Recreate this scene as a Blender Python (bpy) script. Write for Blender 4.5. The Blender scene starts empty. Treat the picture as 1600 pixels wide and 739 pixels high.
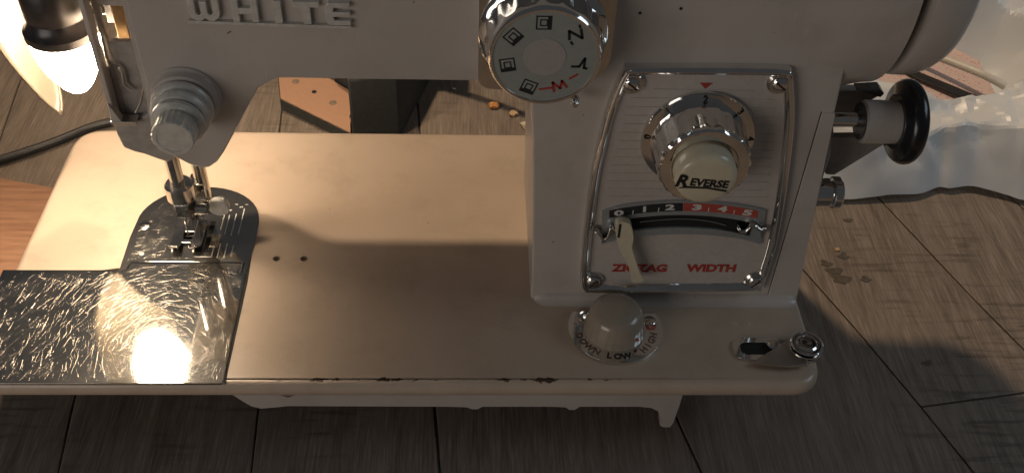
import bpy, bmesh, math, random
from mathutils import Vector, Matrix, noise
from mathutils.geometry import tessellate_polygon
random.seed(7)
R = math.radians
S = 0.001                                   # everything below is measured in millimetres
sc = bpy.context.scene
col = sc.collection

# ------------------------------------------------------------------ camera, world, lamps
CAM = Vector((213.907, -284.391, 352.414)); PITCH, YAW, ROLL, FPX = 0.750307, 0.059083, 0.047377, 1619.137
def cam_axes():
    fwd = Vector((math.sin(YAW)*math.cos(PITCH), math.cos(YAW)*math.cos(PITCH), -math.sin(PITCH)))
    r0 = Vector((math.cos(YAW), -math.sin(YAW), 0)); u0 = r0.cross(fwd)
    r = r0*math.cos(ROLL) + u0*math.sin(ROLL)
    return r, r.cross(fwd), fwd
RX, UP, FW = cam_axes()
cd = bpy.data.cameras.new('camera'); cam = bpy.data.objects.new('camera', cd); col.objects.link(cam)
cam.matrix_world = Matrix.Translation(CAM*S) @ Matrix((RX, UP, -FW)).transposed().to_4x4()
cd.sensor_width = 36; cd.sensor_fit = 'HORIZONTAL'; cd.lens = FPX/1600*36; cd.clip_start = .01; cd.clip_end = 50
sc.camera = cam
w = bpy.data.worlds.new('World'); sc.world = w; w.use_nodes = True
w.node_tree.nodes['Background'].inputs[0].default_value = (.92, .94, 1, 1)
w.node_tree.nodes['Background'].inputs[1].default_value = .045
sc.view_settings.view_transform = 'Standard'; sc.view_settings.look = 'None'
sc.view_settings.exposure = 0; sc.view_settings.gamma = 1
def lamp(name, kind, loc, energy, color, target=None, **kw):
    l = bpy.data.lights.new(name, kind); l.energy = energy; l.color = color
    for k, v in kw.items(): setattr(l, k, v)
    o = bpy.data.objects.new(name, l); col.objects.link(o); o.location = Vector(loc)*S
    if target: o.rotation_euler = (Vector(target)-Vector(loc)).to_track_quat('-Z', 'Y').to_euler()
    return o
lamp('room_lamp', 'POINT', (40, 560, 1150), 33, (1, .74, .49), shadow_soft_size=.03)
lamp('window_light', 'AREA', (1050, 20, 560), 0.95, (.72, .87, 1), target=(480, 190, -20), shape='RECTANGLE', size=.42, size_y=.3)
lamp('room_fill', 'AREA', (-560, -760, 260), 2.6, (1, .92, .85), target=(190, 60, 100), shape='RECTANGLE', size=.7, size_y=.45)

def at(px, py, **k):
    """point seen at a photo pixel (1600 wide) on the plane x=, y= or z="""
    d = FW + RX*((px-800)/FPX) - UP*((py-369.5)/FPX)
    ax, v = next(iter(k.items())); i = 'xyz'.index(ax)
    return CAM + d*((v-CAM[i])/d[i])

# ------------------------------------------------------------------ materials
def new_mat(name):
    m = bpy.data.materials.new(name); m.use_nodes = True
    nt = m.node_tree; return m, nt, nt.nodes['Principled BSDF']
def N(nt, t, **k):
    n = nt.nodes.new(t)
    for a, v in k.items():
        if hasattr(n, a): setattr(n, a, v)
        else: n.inputs[a].default_value = v
    return n
def L(nt, a, b): nt.links.new(a, b)
def coords(nt, scale=(1, 1, 1), rot=(0, 0, 0), kind='Object'):
    tc = N(nt, 'ShaderNodeTexCoord'); mp = N(nt, 'ShaderNodeMapping')
    mp.inputs['Scale'].default_value = scale; mp.inputs['Rotation'].default_value = rot
    L(nt, tc.outputs[kind], mp.inputs['Vector']); return mp.outputs[0]
def nz(nt, vec, scale, detail=3, rough=.55):
    n = N(nt, 'ShaderNodeTexNoise'); n.inputs['Scale'].default_value = scale
    n.inputs['Detail'].default_value = detail; n.inputs['Roughness'].default_value = rough
    L(nt, vec, n.inputs['Vector']); return n.outputs['Fac']
def ramp(nt, fac, stops):
    r = N(nt, 'ShaderNodeValToRGB'); e = r.color_ramp.elements
    while len(e) < len(stops): e.new(.5)
    for i, (p, c) in enumerate(stops):
        e[i].position = p; e[i].color = c if len(c) == 4 else (*c, 1)
    L(nt, fac, r.inputs[0]); return r.outputs[0]
def mixc(nt, fac, a, b, mode='MIX'):
    m = N(nt, 'ShaderNodeMix', data_type='RGBA', blend_type=mode)
    for s, v in ((m.inputs[0], fac), (m.inputs[6], a), (m.inputs[7], b)):
        if hasattr(v, 'is_output'): L(nt, v, s)
        else: s.default_value = v if isinstance(v, (int, float)) else (*v[:3], 1)
    return m.outputs[2]
def mth(nt, op, a, b=0.0):
    m = N(nt, 'ShaderNodeMath', operation=op)
    for i, v in enumerate((a, b)):
        if hasattr(v, 'is_output'): L(nt, v, m.inputs[i])
        else: m.inputs[i].default_value = v
    return m.outputs[0]
def bump(nt, bs, h, strength, dist=.0002):
    b = N(nt, 'ShaderNodeBump'); b.inputs['Strength'].default_value = strength; b.inputs['Distance'].default_value = dist
    L(nt, h, b.inputs['Height']); L(nt, b.outputs[0], bs.inputs['Normal'])
def simple(name, c, rough=.5, metal=0, var=.08, bs=None, scale=400, coat=0):
    m, nt, p = new_mat(name)
    n = nz(nt, coords(nt), scale, 4)
    a = tuple(x*(1-var) for x in c); b = tuple(min(1, x*(1+var)) for x in c)
    L(nt, ramp(nt, n, [(.3, a), (.7, b)]), p.inputs['Base Color'])
    p.inputs['Metallic'].default_value = metal; p.inputs['Coat Weight'].default_value = coat
    L(nt, mth(nt, 'ADD', mth(nt, 'MULTIPLY', nz(nt, coords(nt), scale*.4, 4), .25*rough), rough*.87), p.inputs['Roughness'])
    if bs: bump(nt, p, n, bs)
    return m
def paint(name, c, chips=False):
    m, nt, p = new_mat(name)
    v = coords(nt)
    big = nz(nt, v, 14, 4); fine = nz(nt, v, 900, 3)
    base = ramp(nt, big, [(.3, tuple(x*.93 for x in c)), (.7, tuple(min(1, x*1.05) for x in c))])
    st = nz(nt, v, 38, 8, .68)                                # faint oily staining and handling marks
    base = mixc(nt, ramp(nt, st, [(.50, (0,)*3), (.72, (.34,)*3)]), base, tuple(x*.62 for x in (c[0], c[1]*.95, c[2]*.86)))
    hair = nz(nt, coords(nt, (1, 1, .06)), 700, 2)
    base = mixc(nt, ramp(nt, hair, [(.72, (0,)*3), (.76, (.3,)*3)]), base, (.66, .62, .56))
    spk = nz(nt, v, 260, 2)                                   # sparse dirt specks
    base = mixc(nt, ramp(nt, spk, [(.77, (0, 0, 0)), (.8, (1, 1, 1))]), base, (.09, .065, .045))
    if chips:                                                  # paint worn off along the front crease
        sx = N(nt, 'ShaderNodeSeparateXYZ'); L(nt, v, sx.inputs[0])
        n1 = nz(nt, coords(nt, (1, .15, 1)), 75, 3); n2 = nz(nt, v, 420, 4)
        edge = mth(nt, 'ABSOLUTE', mth(nt, 'SUBTRACT', mth(nt, 'ADD', sx.outputs[1], mth(nt, 'MULTIPLY', n2, .0040)), .0040))
        width = mth(nt, 'MULTIPLY', mth(nt, 'SUBTRACT', n1, .49), .0085)
        mk = mth(nt, 'LESS_THAN', edge, width)
        inx = mth(nt, 'MULTIPLY', mth(nt, 'GREATER_THAN', sx.outputs[0], .128), mth(nt, 'LESS_THAN', sx.outputs[0], .288))
        up = mth(nt, 'GREATER_THAN', sx.outputs[2], -.004)
        mk = mth(nt, 'MULTIPLY', mth(nt, 'MULTIPLY', mk, inx), up)
        base = mixc(nt, mk, base, (.07, .04, .022))
    L(nt, base, p.inputs['Base Color'])
    L(nt, ramp(nt, nz(nt, v, 60, 5), [(.3, (.3,)*3), (.7, (.42,)*3)]), p.inputs['Roughness'])
    p.inputs['Coat Weight'].default_value = .25; p.inputs['Coat Roughness'].default_value = .12
    bump(nt, p, mixc(nt, .4, fine, nz(nt, v, 120, 2)), .12, .0003)
    return m
def metal(name, c, rough, scratch=0.0, wear=.5, sc_scale=1.0, dirs=8, haze=0.0):
    m, nt, p = new_mat(name)
    v = coords(nt)
    p.inputs['Metallic'].default_value = 1
    n = nz(nt, v, 90, 5)
    L(nt, ramp(nt, n, [(.3, tuple(x*(1-.25*wear) for x in c)), (.7, c)]), p.inputs['Base Color'])
    L(nt, ramp(nt, nz(nt, v, 50, 6), [(.3, (rough*.7,)*3), (.75, (rough*1.5,)*3)]), p.inputs['Roughness'])
    if scratch:                                                # fine scratches in every direction
        h = None
        for k in range(dirs):
            a = k*math.pi/dirs + random.uniform(-.12, .12)
            vec = coords(nt, (1, 1, 1), (0, 0, a))                     # turn first, stretch afterwards
            wv = N(nt, 'ShaderNodeMapping'); L(nt, vec, wv.inputs['Vector'])
            wv.inputs['Scale'].default_value = (100*sc_scale, 1900*sc_scale, 100*sc_scale); wv.inputs['Location'].default_value = (k*7.3, k*3.1, k*1.7)
            f = nz(nt, wv.outputs[0], 1, 1.5)
            r = ramp(nt, f, [(.675, (0,)*3), (.69, (1,)*3), (.705, (0,)*3)])
            h = r if h is None else mixc(nt, 1.0, h, r, 'ADD')
        bump(nt, p, h, scratch, .0002)
    else:
        bump(nt, p, nz(nt, v, 700, 3), .03, .0002)
    if haze:                                                   # rubbed film over the polish: a second, broad lobe
        g = N(nt, 'ShaderNodeBsdfAnisotropic'); g.inputs['Color'].default_value = (*c, 1); g.inputs['Roughness'].default_value = .42
        mx = N(nt, 'ShaderNodeMixShader'); L(nt, ramp(nt, nz(nt, v, 35, 5), [(.3, (haze*.7,)*3), (.7, (haze*1.3,)*3)]), mx.inputs[0])
        L(nt, p.outputs[0], mx.inputs[1]); L(nt, g.outputs[0], mx.inputs[2]); L(nt, mx.outputs[0], nt.nodes['Material Output'].inputs[0])
    return m
PAINT = paint('machine_enamel', (.48, .43, .385)); PAINT_BED = paint('bed_enamel', (.48, .375, .285), True)
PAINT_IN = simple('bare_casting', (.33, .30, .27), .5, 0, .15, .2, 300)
CHROME = metal('chrome', (.80, .79, .77), .07); CHROME_W = metal('worn_chrome', (.72, .69, .64), .14, .12, 1, .6, 4)
STEEL = metal('scratched_steel', (.62, .60, .56), .045, 0, .6, 1, 0, .03)
NPLATE = metal('needle_plate_steel', (.60, .58, .54), .07, 0, .8, 1, 0, .06)
ALU = simple('dull_badge_metal', (.60, .58, .53), .42, .35, .12, .15)
DIALMETAL = simple('satin_scale_metal', (.42, .45, .46), .35, .6, .06)
CREAM = simple('cream_plastic', (.60, .53, .38), .28, 0, .05, None, 150, .3)
KNOBPL = simple('smoky_plastic', (.30, .25, .19), .25, 0, .1, None, 90, .3)
PANEL = simple('panel_enamel', (.47, .42, .375), .38, 0, .05, .04)
FACE = simple('dial_face', (.29, .30, .275), .4, 0, .04); FACE2 = simple('dial_centre', (.36, .33, .31), .45, 0, .05)
BLACK = simple('black_ink', (.012, .012, .014), .5, 0, .1); RED = simple('red_ink', (.36, .04, .032), .45, 0, .1)
REDTILE = simple('red_scale', (.42, .07, .052), .4, 0, .08); DKTILE = simple('black_scale', (.02, .022, .024), .4, 0, .1)
WHITEINK = simple('pale_ink', (.62, .60, .56), .5, 0, .06)
RUBBER = simple('black_rubber', (.012, .012, .013), .22, 0, .2, .02, 200)
DARK = simple('dark_recess', (.010, .009, .008), .8, 0, .2); BAKELITE = simple('black_bakelite', (.03, .027, .027), .3, 0, .2, .03)
GREASE = simple('oily_steel', (.14, .14, .135), .28, .7, .3, .1, 150)
SHADE = simple('shade_enamel', (.075, .06, .041), .5, 0, .05, .05)
PINK = simple('tan_leatherette', (.42, .24, .15), .55, 0, .06, .12, 900); BLKBOX = simple('black_case', (.028, .029, .027), .8, 0, .2, .05)
CORD = simple('black_cord', (.015, .014, .015), .45, 0, .1); WCORD = simple('white_cord', (.62, .58, .50), .4, 0, .05)
BRASS = simple('dull_rivet', (.30, .23, .17), .4, .5, .1); RUST = simple('bare_chip', (.17, .10, .085), .7, 0, .2)
CRUMB = simple('crumb_orange', (.55, .24, .07), .7, 0, .25, .5, 700); CRUMB2 = simple('crumb_tan', (.55, .36, .2), .7, 0, .2, .5, 700)
GRVL = simple('joint_filler', (.06, .049, .039), .9, 0, .2)
def bulb_mat():
    m, nt, p = new_mat('lit_bulb_glass')
    e = N(nt, 'ShaderNodeEmission'); e.inputs[0].default_value = (1, .80, .58, 1); e.inputs[1].default_value = 150
    L(nt, e.outputs[0], nt.nodes['Material Output'].inputs[0]); nt.nodes.remove(p); return m
BULB = bulb_mat()
def wood_mat():
    m, nt, p = new_mat('worn_wood')
    v = coords(nt, (1, .055, 1))
    oi = N(nt, 'ShaderNodeObjectInfo')
    off = N(nt, 'ShaderNodeVectorMath', operation='ADD'); L(nt, v, off.inputs[0])
    sc_ = N(nt, 'ShaderNodeVectorMath', operation='SCALE'); cmb = N(nt, 'ShaderNodeCombineXYZ')
    for i in range(3): L(nt, oi.outputs['Random'], cmb.inputs[i])
    L(nt, cmb.outputs[0], sc_.inputs[0]); sc_.inputs['Scale'].default_value = 3.0
    L(nt, sc_.outputs[0], off.inputs[1]); g = off.outputs[0]
    fine = nz(nt, g, 900, 6, .7); mid = nz(nt, g, 170, 5, .65); big = nz(nt, coords(nt), 16, 4)
    c = ramp(nt, fine, [(.30, (.055, .045, .036)), (.48, (.15, .122, .097)), (.68, (.34, .285, .23))])
    c = mixc(nt, .5, c, ramp(nt, mid, [(.3, (.10, .074, .056)), (.68, (.27, .21, .165))]))
    c = mixc(nt, ramp(nt, big, [(.45, (0,)*3), (.75, (.55,)*3)]), c, (.20, .165, .135))
    cross = nz(nt, coords(nt, (.12, 1, 1), (0, 0, .2)), 300, 3)       # pale saw marks across the grain
    msk = mth(nt, 'MULTIPLY', ramp(nt, cross, [(.52, (0,)*3), (.66, (1,)*3)]), ramp(nt, nz(nt, coords(nt), 11, 2), [(.52, (0,)*3), (.62, (.6,)*3)]))
    c = mixc(nt, msk, c, (.065, .047, .036))
    L(nt, c, p.inputs['Base Color'])
    L(nt, ramp(nt, mid, [(.3, (.42,)*3), (.7, (.6,)*3)]), p.inputs['Roughness'])
    bump(nt, p, mixc(nt, .5, fine, mid), .35, .0006)
    return m
WOOD = wood_mat()
def wood2_mat():
    m, nt, p = new_mat('reddish_board')
    v = coords(nt, (.08, 1, 1), (0, 0, .5))
    g = nz(nt, v, 420, 5, .65)
    L(nt, ramp(nt, g, [(.3, (.17, .08, .045)), (.5, (.27, .14, .08)), (.7, (.34, .19, .115))]), p.inputs['Base Color'])
    p.inputs['Roughness'].default_value = .5; bump(nt, p, g, .25, .0005); return m
WOOD2 = wood2_mat()
def bag_mat():
    m, nt, p = new_mat('thin_white_plastic')
    v = coords(nt)
    n = nz(nt, v, 9, 4)
    c = ramp(nt, n, [(.35, (.74, .765, .775)), (.65, (.86, .88, .89))])
    L(nt, c, p.inputs['Base Color']); p.inputs['Roughness'].default_value = .33
    bump(nt, p, nz(nt, v, 70, 3), .08, .001)
    tr = N(nt, 'ShaderNodeBsdfTranslucent'); L(nt, c, tr.inputs[0])
    tp = N(nt, 'ShaderNodeBsdfTransparent')
    m1 = N(nt, 'ShaderNodeMixShader'); m1.inputs[0].default_value = .15
    L(nt, p.outputs[0], m1.inputs[1]); L(nt, tr.outputs[0], m1.inputs[2])
    m2 = N(nt, 'ShaderNodeMixShader'); m2.inputs[0].default_value = .03
    L(nt, m1.outputs[0], m2.inputs[1]); L(nt, tp.outputs[0], m2.inputs[2])
    L(nt, m2.outputs[0], nt.nodes['Material Output'].inputs[0]); return m
BAG = bag_mat()
def paper_mat(name, base, ink, scale, thr):
    m, nt, p = new_mat(name)
    a = nz(nt, coords(nt, (1, .5, 1), (0, 0, -.5)), scale, 2); b = nz(nt, coords(nt, (.4, 1.6, 1), (0, 0, -.5)), scale*.5, 0)
    k = mth(nt, 'MULTIPLY', ramp(nt, a, [(thr, (0,)*3), (thr+.03, (1,)*3)]), ramp(nt, b, [(.5, (0,)*3), (.54, (1,)*3)]))
    L(nt, mixc(nt, k, base, ink), p.inputs['Base Color']); p.inputs['Roughness'].default_value = .7; return m
PAPER = paper_mat('printed_pink_paper', (.62, .47, .41), (.48, .2, .19), 900, .56)
WPAPER = paper_mat('white_printed_paper', (.72, .70, .66), (.08, .08, .08), 420, .56)
SCRAP = simple('scrap_paper', (.62, .55, .42), .7, 0, .06)

# ------------------------------------------------------------------ mesh helpers
class MB:
    def __init__(s): s.v = []; s.f = []
    def add(s, vs, fs):
        o = len(s.v); s.v += [tuple(x) for x in vs]; s.f += [tuple(i+o for i in f) for f in fs]; return s
    def box(s, x0, x1, y0, y1, z0, z1):
        vs = [(x, y, z) for x in (x0, x1) for y in (y0, y1) for z in (z0, z1)]
        return s.add(vs, [(0, 1, 3, 2), (4, 6, 7, 5), (0, 4, 5, 1), (2, 3, 7, 6), (0, 2, 6, 4), (1, 5, 7, 3)])
    def lathe(s, c, axis, prof, n=48, mod=None, cap=True):
        """prof: (distance along axis, radius); axis 'x','y','z' with sign"""
        sg = -1 if axis[0] == '-' else 1; ax = axis[-1]; vs = []
        for k, (t, r) in enumerate(prof):
            for i in range(n):
                a = 2*math.pi*i/n; rr = r*(mod(k, a) if mod else 1); p, q = rr*math.cos(a), rr*math.sin(a); d = sg*t
                o = {'x': (d, p, q), 'y': (p, d, q), 'z': (p, q, d)}[ax]
                vs.append((c[0]+o[0], c[1]+o[1], c[2]+o[2]))
        fs = [(k*n+i, k*n+(i+1) % n, (k+1)*n+(i+1) % n, (k+1)*n+i) for k in range(len(prof)-1) for i in range(n)]
        if cap:
            fs.append(tuple(range(n))); fs.append(tuple(range((len(prof)-1)*n, len(prof)*n)))
        return s.add(vs, fs)
    def tube(s, pts, r, n=12, rr=None):
        pts = [Vector(p) for p in pts]; vs = []; nrm = None
        for k, p in enumerate(pts):
            t = (pts[min(k+1, len(pts)-1)]-pts[max(k-1, 0)]).normalized()
            if nrm is None: nrm = t.orthogonal().normalized()
            nrm = (nrm - t*nrm.dot(t)).normalized(); b = t.cross(nrm); q = rr[k] if rr else r
            vs += [p + (nrm*math.cos(2*math.pi*i/n)+b*math.sin(2*math.pi*i/n))*q for i in range(n)]
        fs = [(k*n+i, k*n+(i+1) % n, (k+1)*n+(i+1) % n, (k+1)*n+i) for k in range(len(pts)-1) for i in range(n)]
        fs += [tuple(range(n)), tuple(range((len(pts)-1)*n, len(pts)*n))]
        return s.add(vs, fs)
    def sheet(s, outer, h0, h1, plane='z', holes=()):
        """solid plate: outline (and holes) in the plane's two axes, from h0 to h1 along the third"""
        loops = [list(outer)] + [list(h) for h in holes]
        def m(p, h): return {'z': (p[0], p[1], h), 'y': (p[0], h, p[1]), 'x': (h, p[0], p[1])}[plane]
        flat = [p for l in loops for p in l]; n = len(flat)
        tri = tessellate_polygon([[Vector((p[0], p[1], 0)) for p in l] for l in loops])
        vs = [m(p, h0) for p in flat]+[m(p, h1) for p in flat]
        fs = [tuple(t) for t in tri]+[tuple(i+n for i in reversed(t)) for t in tri]; o = 0
        for l in loops:
            k = len(l); fs += [(o+i, o+(i+1) % k, n+o+(i+1) % k, n+o+i) for i in range(k)]; o += k
        return s.add(vs, fs)
    def build(s, name, mat, parent=None, bevel=0, smooth=40, seg=2, label=None):
        me = bpy.data.meshes.new(name)
        me.from_pydata([Vector(v)*S for v in s.v], [], s.f)
        bm = bmesh.new(); bm.from_mesh(me); bmesh.ops.remove_doubles(bm, verts=bm.verts, dist=1e-6)
        bmesh.ops.recalc_face_normals(bm, faces=bm.faces); bm.to_mesh(me); bm.free()
        me.materials.append(mat)
        return link(name, me, parent, bevel, smooth, seg, label)
def link(name, me, parent=None, bevel=0, smooth=40, seg=2, label=None):
    o = bpy.data.objects.new(name, me); col.objects.link(o)
    if smooth:
        for p in me.polygons: p.use_smooth = True
        me.set_sharp_from_angle(angle=R(smooth))
    if bevel:
        b = o.modifiers.new('edge', 'BEVEL'); b.width = bevel*S; b.segments = seg; b.limit_method = 'ANGLE'; b.angle_limit = R(38); b.harden_normals = True
    if parent is not None:
        o.parent = parent
        if parent.type == 'EMPTY': o.location = -parent.location
    if label: o['label'] = label
    return o
def thing(name, loc, label, cat, group=None):
    o = bpy.data.objects.new(name, None); col.objects.link(o); o.location = Vector(loc)*S
    o.empty_display_size = .02; tag(o, label, cat, group); return o
def tag(o, label, cat, group=None):
    o['label'] = label; o['category'] = cat
    if group: o['group'] = group
    return o
def xz(pts, y): return [(lambda p: (p.x, p.z))(at(a, b, y=y)) for a, b in pts]
def xy(pts, z): return [(lambda p: (p.x, p.y))(at(a, b, z=z)) for a, b in pts]
def rounded(pts, r, n=5):
    """round polygon corners; r is one radius or one per corner"""
    out = []; k = len(pts)
    for i, p in enumerate(pts):
        rr = r[i] if isinstance(r, (list, tuple)) else r
        p = Vector(p); a = Vector(pts[i-1]); b = Vector(pts[(i+1) % k])
        if rr <= 0: out.append(tuple(p)); continue
        da = (a-p).normalized(); db = (b-p).normalized(); ang = da.angle(db)
        d = min(rr/math.tan(ang/2), (a-p).length*.48, (b-p).length*.48)
        s0 = p+da*d; s1 = p+db*d
        for j in range(n+1):
            t = j/n; out.append(tuple(s0*(1-t)**2 + p*(2*t*(1-t)) + s1*t*t))
    return out
def smooth_line(pts, n=6, closed=False):
    P = [Vector(p) for p in pts]; out = []; k = len(P)
    for i in range(k if closed else k-1):
        p1, p2 = P[i], P[(i+1) % k]
        p0 = P[i-1] if (closed or i > 0) else p1; p3 = P[(i+2) % k] if (closed or i+2 < k) else p2
        for j in range(n):
            t = j/n
            out.append(tuple(.5*((2*p1)+(p2-p0)*t+(2*p0-5*p1+4*p2-p3)*t*t+(3*p1-p0-3*p2+p3)*t**3)))
    if not closed: out.append(tuple(P[-1]))
    return out
def inside(p, poly):
    c = False
    for (x1, y1), (x2, y2) in zip(poly, poly[1:]+poly[:1]):
        if (y1 > p[1]) != (y2 > p[1]) and p[0] < (x2-x1)*(p[1]-y1)/(y2-y1)+x1: c = not c
    return c
def circle(c, r, n=24, a0=0): return [(c[0]+r*math.cos(a0+2*math.pi*i/n), c[1]+r*math.sin(a0+2*math.pi*i/n)) for i in range(n)]
def text(name, s, mat, parent, origin, ux, uy, size, width=None, bold=.0, depth=.06, shear=0, align='CENTER'):
    """flat lettering: origin in mm, ux/uy unit directions of the writing, size = cap height in mm"""
    cu = bpy.data.curves.new(name, 'FONT'); cu.body = s; cu.size = 1; cu.offset = bold; cu.shear = shear; cu.resolution_u = 3
    o = bpy.data.objects.new(name, cu); col.objects.link(o)
    me = bpy.data.meshes.new_from_object(o.evaluated_get(bpy.context.evaluated_depsgraph_get()))
    bpy.data.objects.remove(o); bpy.data.curves.remove(cu)
    xs = [v.co.x for v in me.vertices]; ys = [v.co.y for v in me.vertices]
    x0, x1, y0, y1 = min(xs), max(xs), min(ys), max(ys)
    sy = size/(y1-y0); sx = (width/(x1-x0)) if width else sy
    ux, uy = Vector(ux), Vector(uy); nn = ux.cross(uy).normalized(); og = Vector(origin)
    for v in me.vertices:
        v.co = (og + ux*((v.co.x-(x0+x1)/2)*sx) + uy*((v.co.y-(y0+y1)/2)*sy) + nn*depth)*S
    me.name = name; me.materials.append(mat)
    return link(name, me, parent, 0, 0)

# ------------------------------------------------------------------ table of wooden planks
T = -46.0
bed_t = MB().box(-900, 1500, -700, 1300, T-20, T-.9).build('tabletop', GRVL, None, 0, 0)
bed_t['kind'] = 'structure'
def joint(k, y):                          # joints fan slightly towards the right
    x250 = [-410, -325, -240, -158, -74, 9.5, 94.5, 182.5, 268, 351, 432, 515, 598, 682, 766, 850, 934, 1018][k]
    slope = -.07 - .30*min(1, max(0, (x250-200)/150)) if x250 > 150 else -.09
    return x250 + slope*(y-250) + (1.2*math.sin(y*.03+k*2.1))
for k in range(17):
    rnd = random.Random(k+3)
    cuts = [-700, 23 if k == 9 else rnd.uniform(-420, -60), rnd.uniform(420, 640) if k > 4 else rnd.uniform(330, 380), 1300]
    if k == 8: cuts = [-700, -33, 560, 1300]
    for c0, c1 in zip(cuts, cuts[1:]):
        n = max(2, int((c1-c0)/45)); gap = .8 if k == 7 else .38
        lt, rt = [], []
        for i in range(n+1):
            y = c0+.5+(c1-c0-1)*i/n; skew = .14 if k >= 8 else 0
            lt.append((joint(k, y)+gap, y)); rt.append((joint(k+1, y + skew*84)-gap, y + skew*84))
        if c0 == -700 or c1 == 1300: pass
        m = MB(); dz = rnd.uniform(-.25, .25)
        m.sheet(lt+rt[::-1], T-6, T+dz)
        m.build('plank', WOOD, bed_t, .5, 40, 1)
for k, (px, py, r) in enumerate([(1303, 424, 11), (1312, 436, 14), (1290, 412, 8), (1352, 436, 7), (1318, 400, 8), (1449, 568, 6), (1325, 345, 6)]):
    p = at(px, py, z=T); rn = random.Random(k)
    r *= .3
    m = MB().sheet([(p.x+r*(1+.35*math.sin(3*a+k)+rn.uniform(-.1, .1))*math.cos(a)*1.3, p.y+r*(1+.3*math.cos(2*a+k))*math.sin(a)) for a in [i*math.pi/9 for i in range(18)]], T-.2, T+.5)
    m.build('water_spot', simple('wet_spot', (.10, .080, .062), .35, 0, .2), bed_t, .3)

# ------------------------------------------------------------------ the sewing machine
MLABEL = 'grey and cream enamelled sewing machine with chrome dials, its bulb lit beside the needle'
mach = thing('sewing_machine', (185, 89, T), MLABEL, 'sewing machine')

# bed: rim, pocket under the plates, skirt, foot
outl = rounded([(0, -1.5), (371.5, -1.5), (371.5, 178), (0, 178)], [3, 15, 12, 17], 8)
def inset(pts, d):
    k = len(pts); out = []
    for i in range(k):
        a, p, b = Vector(pts[i-1]), Vector(pts[i]), Vector(pts[(i+1) % k])
        t = (b-a).normalized(); out.append((p.x - t.y*d, p.y + t.x*d))
    return out
pocket = [(8, 8), (104, 8), (104, 64), (100, 118), (80, 124), (60, 118), (54, 70), (8, 62)]
h1 = at(432, 404, z=0); h2 = at(475, 404, z=0)
m = MB()
prof = [(4.2, 0), (3.0, -.12), (1.8, -.6), (.8, -1.6), (.2, -3.0), (0, -4.6), (.15, -6.2), (.9, -7.4), (2.2, -8.0), (10, -8.4)]
rings = [[(x, y, z) for x, y in inset(outl, d)] for d, z in prof]; n = len(outl)
m.add([p for r in rings for p in r], [(k*n+i, k*n+(i+1) % n, (k+1)*n+(i+1) % n, (k+1)*n+i) for k in range(len(prof)-1) for i in range(n)])
top = [(p[0], p[1]) for p in rings[0]]; hl = [pocket, circle((h1.x, h1.y), 1.8, 14), circle((h2.x, h2.y), 1.8, 14)]
lo = [top]+hl; fl = [p for l in lo for p in l]
m.add([(p[0], p[1], 0) for p in fl], [tuple(t) for t in tessellate_polygon([[Vector((p[0], p[1], 0)) for p in l] for l in lo])])
for l in hl:
    k = len(l); m.add([(p[0], p[1], z) for z in (0, -7) for p in l], [(i, (i+1) % k, k+(i+1) % k, k+i) for i in range(k)])
bed = m.build('bed', PAINT_BED, mach, 0, 50)
MB().box(4, 150, 4, 150, -8.3, -7).build('bed_cavity', DARK, bed)
sk = [(40, -20.5)]
pxs = [(352, 612), (366, 618), (380, 627), (392, 634), (408, 638), (430, 636), (450, 634), (700, 635), (730, 636), (738, 639), (746, 639), (754, 635), (860, 635), (884, 636), (890, 640), (898, 640), (906, 635), (1000, 635), (1018, 637), (1028, 642), (1032, 652), (1031, 664), (1036, 667), (1047, 667), (1052, 660), (1062, 632), (1068, 612)]
skl = xz(pxs, 8); skl = [(x, max(z, T)) for x, z in skl]
MB().sheet([(skl[0][0], -8)]+skl+[(skl[-1][0], -8)], 8, 13, 'y').build('skirt', PAINT, mach, .6)
MB().box(120, 290, 13, 160, -34, -9).build('underside_housing', PAINT_IN, mach, 2)
MB().sheet([(20, -8.5), (350, -8.5), (342, -20), (334, T), (322, T), (318, -26), (60, -26), (56, T), (44, T), (36, -20)], 163, 168, 'y').build('skirt', PAINT, mach, .6)
p0 = at(537, 615, y=7.6); p1 = at(706, 615, y=7.6)
m = MB(); q = xz([(424, 612), (450, 621), (472, 612)], 7.95); m.sheet(q, 7.9, 8.2, 'y').build('paint_chip', RUST, mach)

# slide plate and needle plate
p_s = [(-2.5, -.6), (110, -.6), (109.2, 66), (107.2, 66.2), (107.0, 72.4), (54.5, 72.4), (53.5, 67.4), (-4, 67.0)]
sl = MB().sheet(rounded(p_s, [1, 1.2, .4, .4, 1, 1, .5, .5], 3), -.6, .55).build('slide_plate', STEEL, mach, .18, 30)
pc = at(368, 425, z=0.5)
np_o = [(49.6, 67.6), (49.2, 90), (50.0, 104)] + [(79.7+29.9*math.cos(a), 102+26.5*math.sin(a)) for a in [math.pi*(1-i/22) for i in range(1, 22)]] + [(109.9, 102), (110.1, 84), (109.3, 66.6), (107.8, 66.8), (107.6, 73.2), (54.2, 73.2), (53.0, 68.0)]
slots = []
def slot(x0, x1, y0, y1): return [(x0, y0), (x1, y0), (x1, y1), (x0, y1)]
slots = [slot(71.2, 73.6, 82, 97), slot(75.2, 79.8, 79.5, 84.5), slot(75.0, 82.2, 87.6, 90.8), slot(82.0, 84.4, 82, 97), slot(86.2, 88.6, 80, 102)]
npl = MB().sheet(np_o, -.7, .35, 'z', slots).build('needle_plate', NPLATE, mach, .12, 30)
MB().sheet(inset(np_o[:26], -.9)+[(110.9, 60), (111.0, -.5), (110.2, -.5), (108, 60)], -.3, .12).build('plate_gap', DARK, npl)
for x, y in ((53.3+1, 98.8),):
    MB().lathe((x, y, .3), 'z', [(0, 3.1), (.35, 3.0), (.7, 2.2), (.75, 0.01)], 24).build('plate_screw', CHROME_W, npl)
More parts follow.
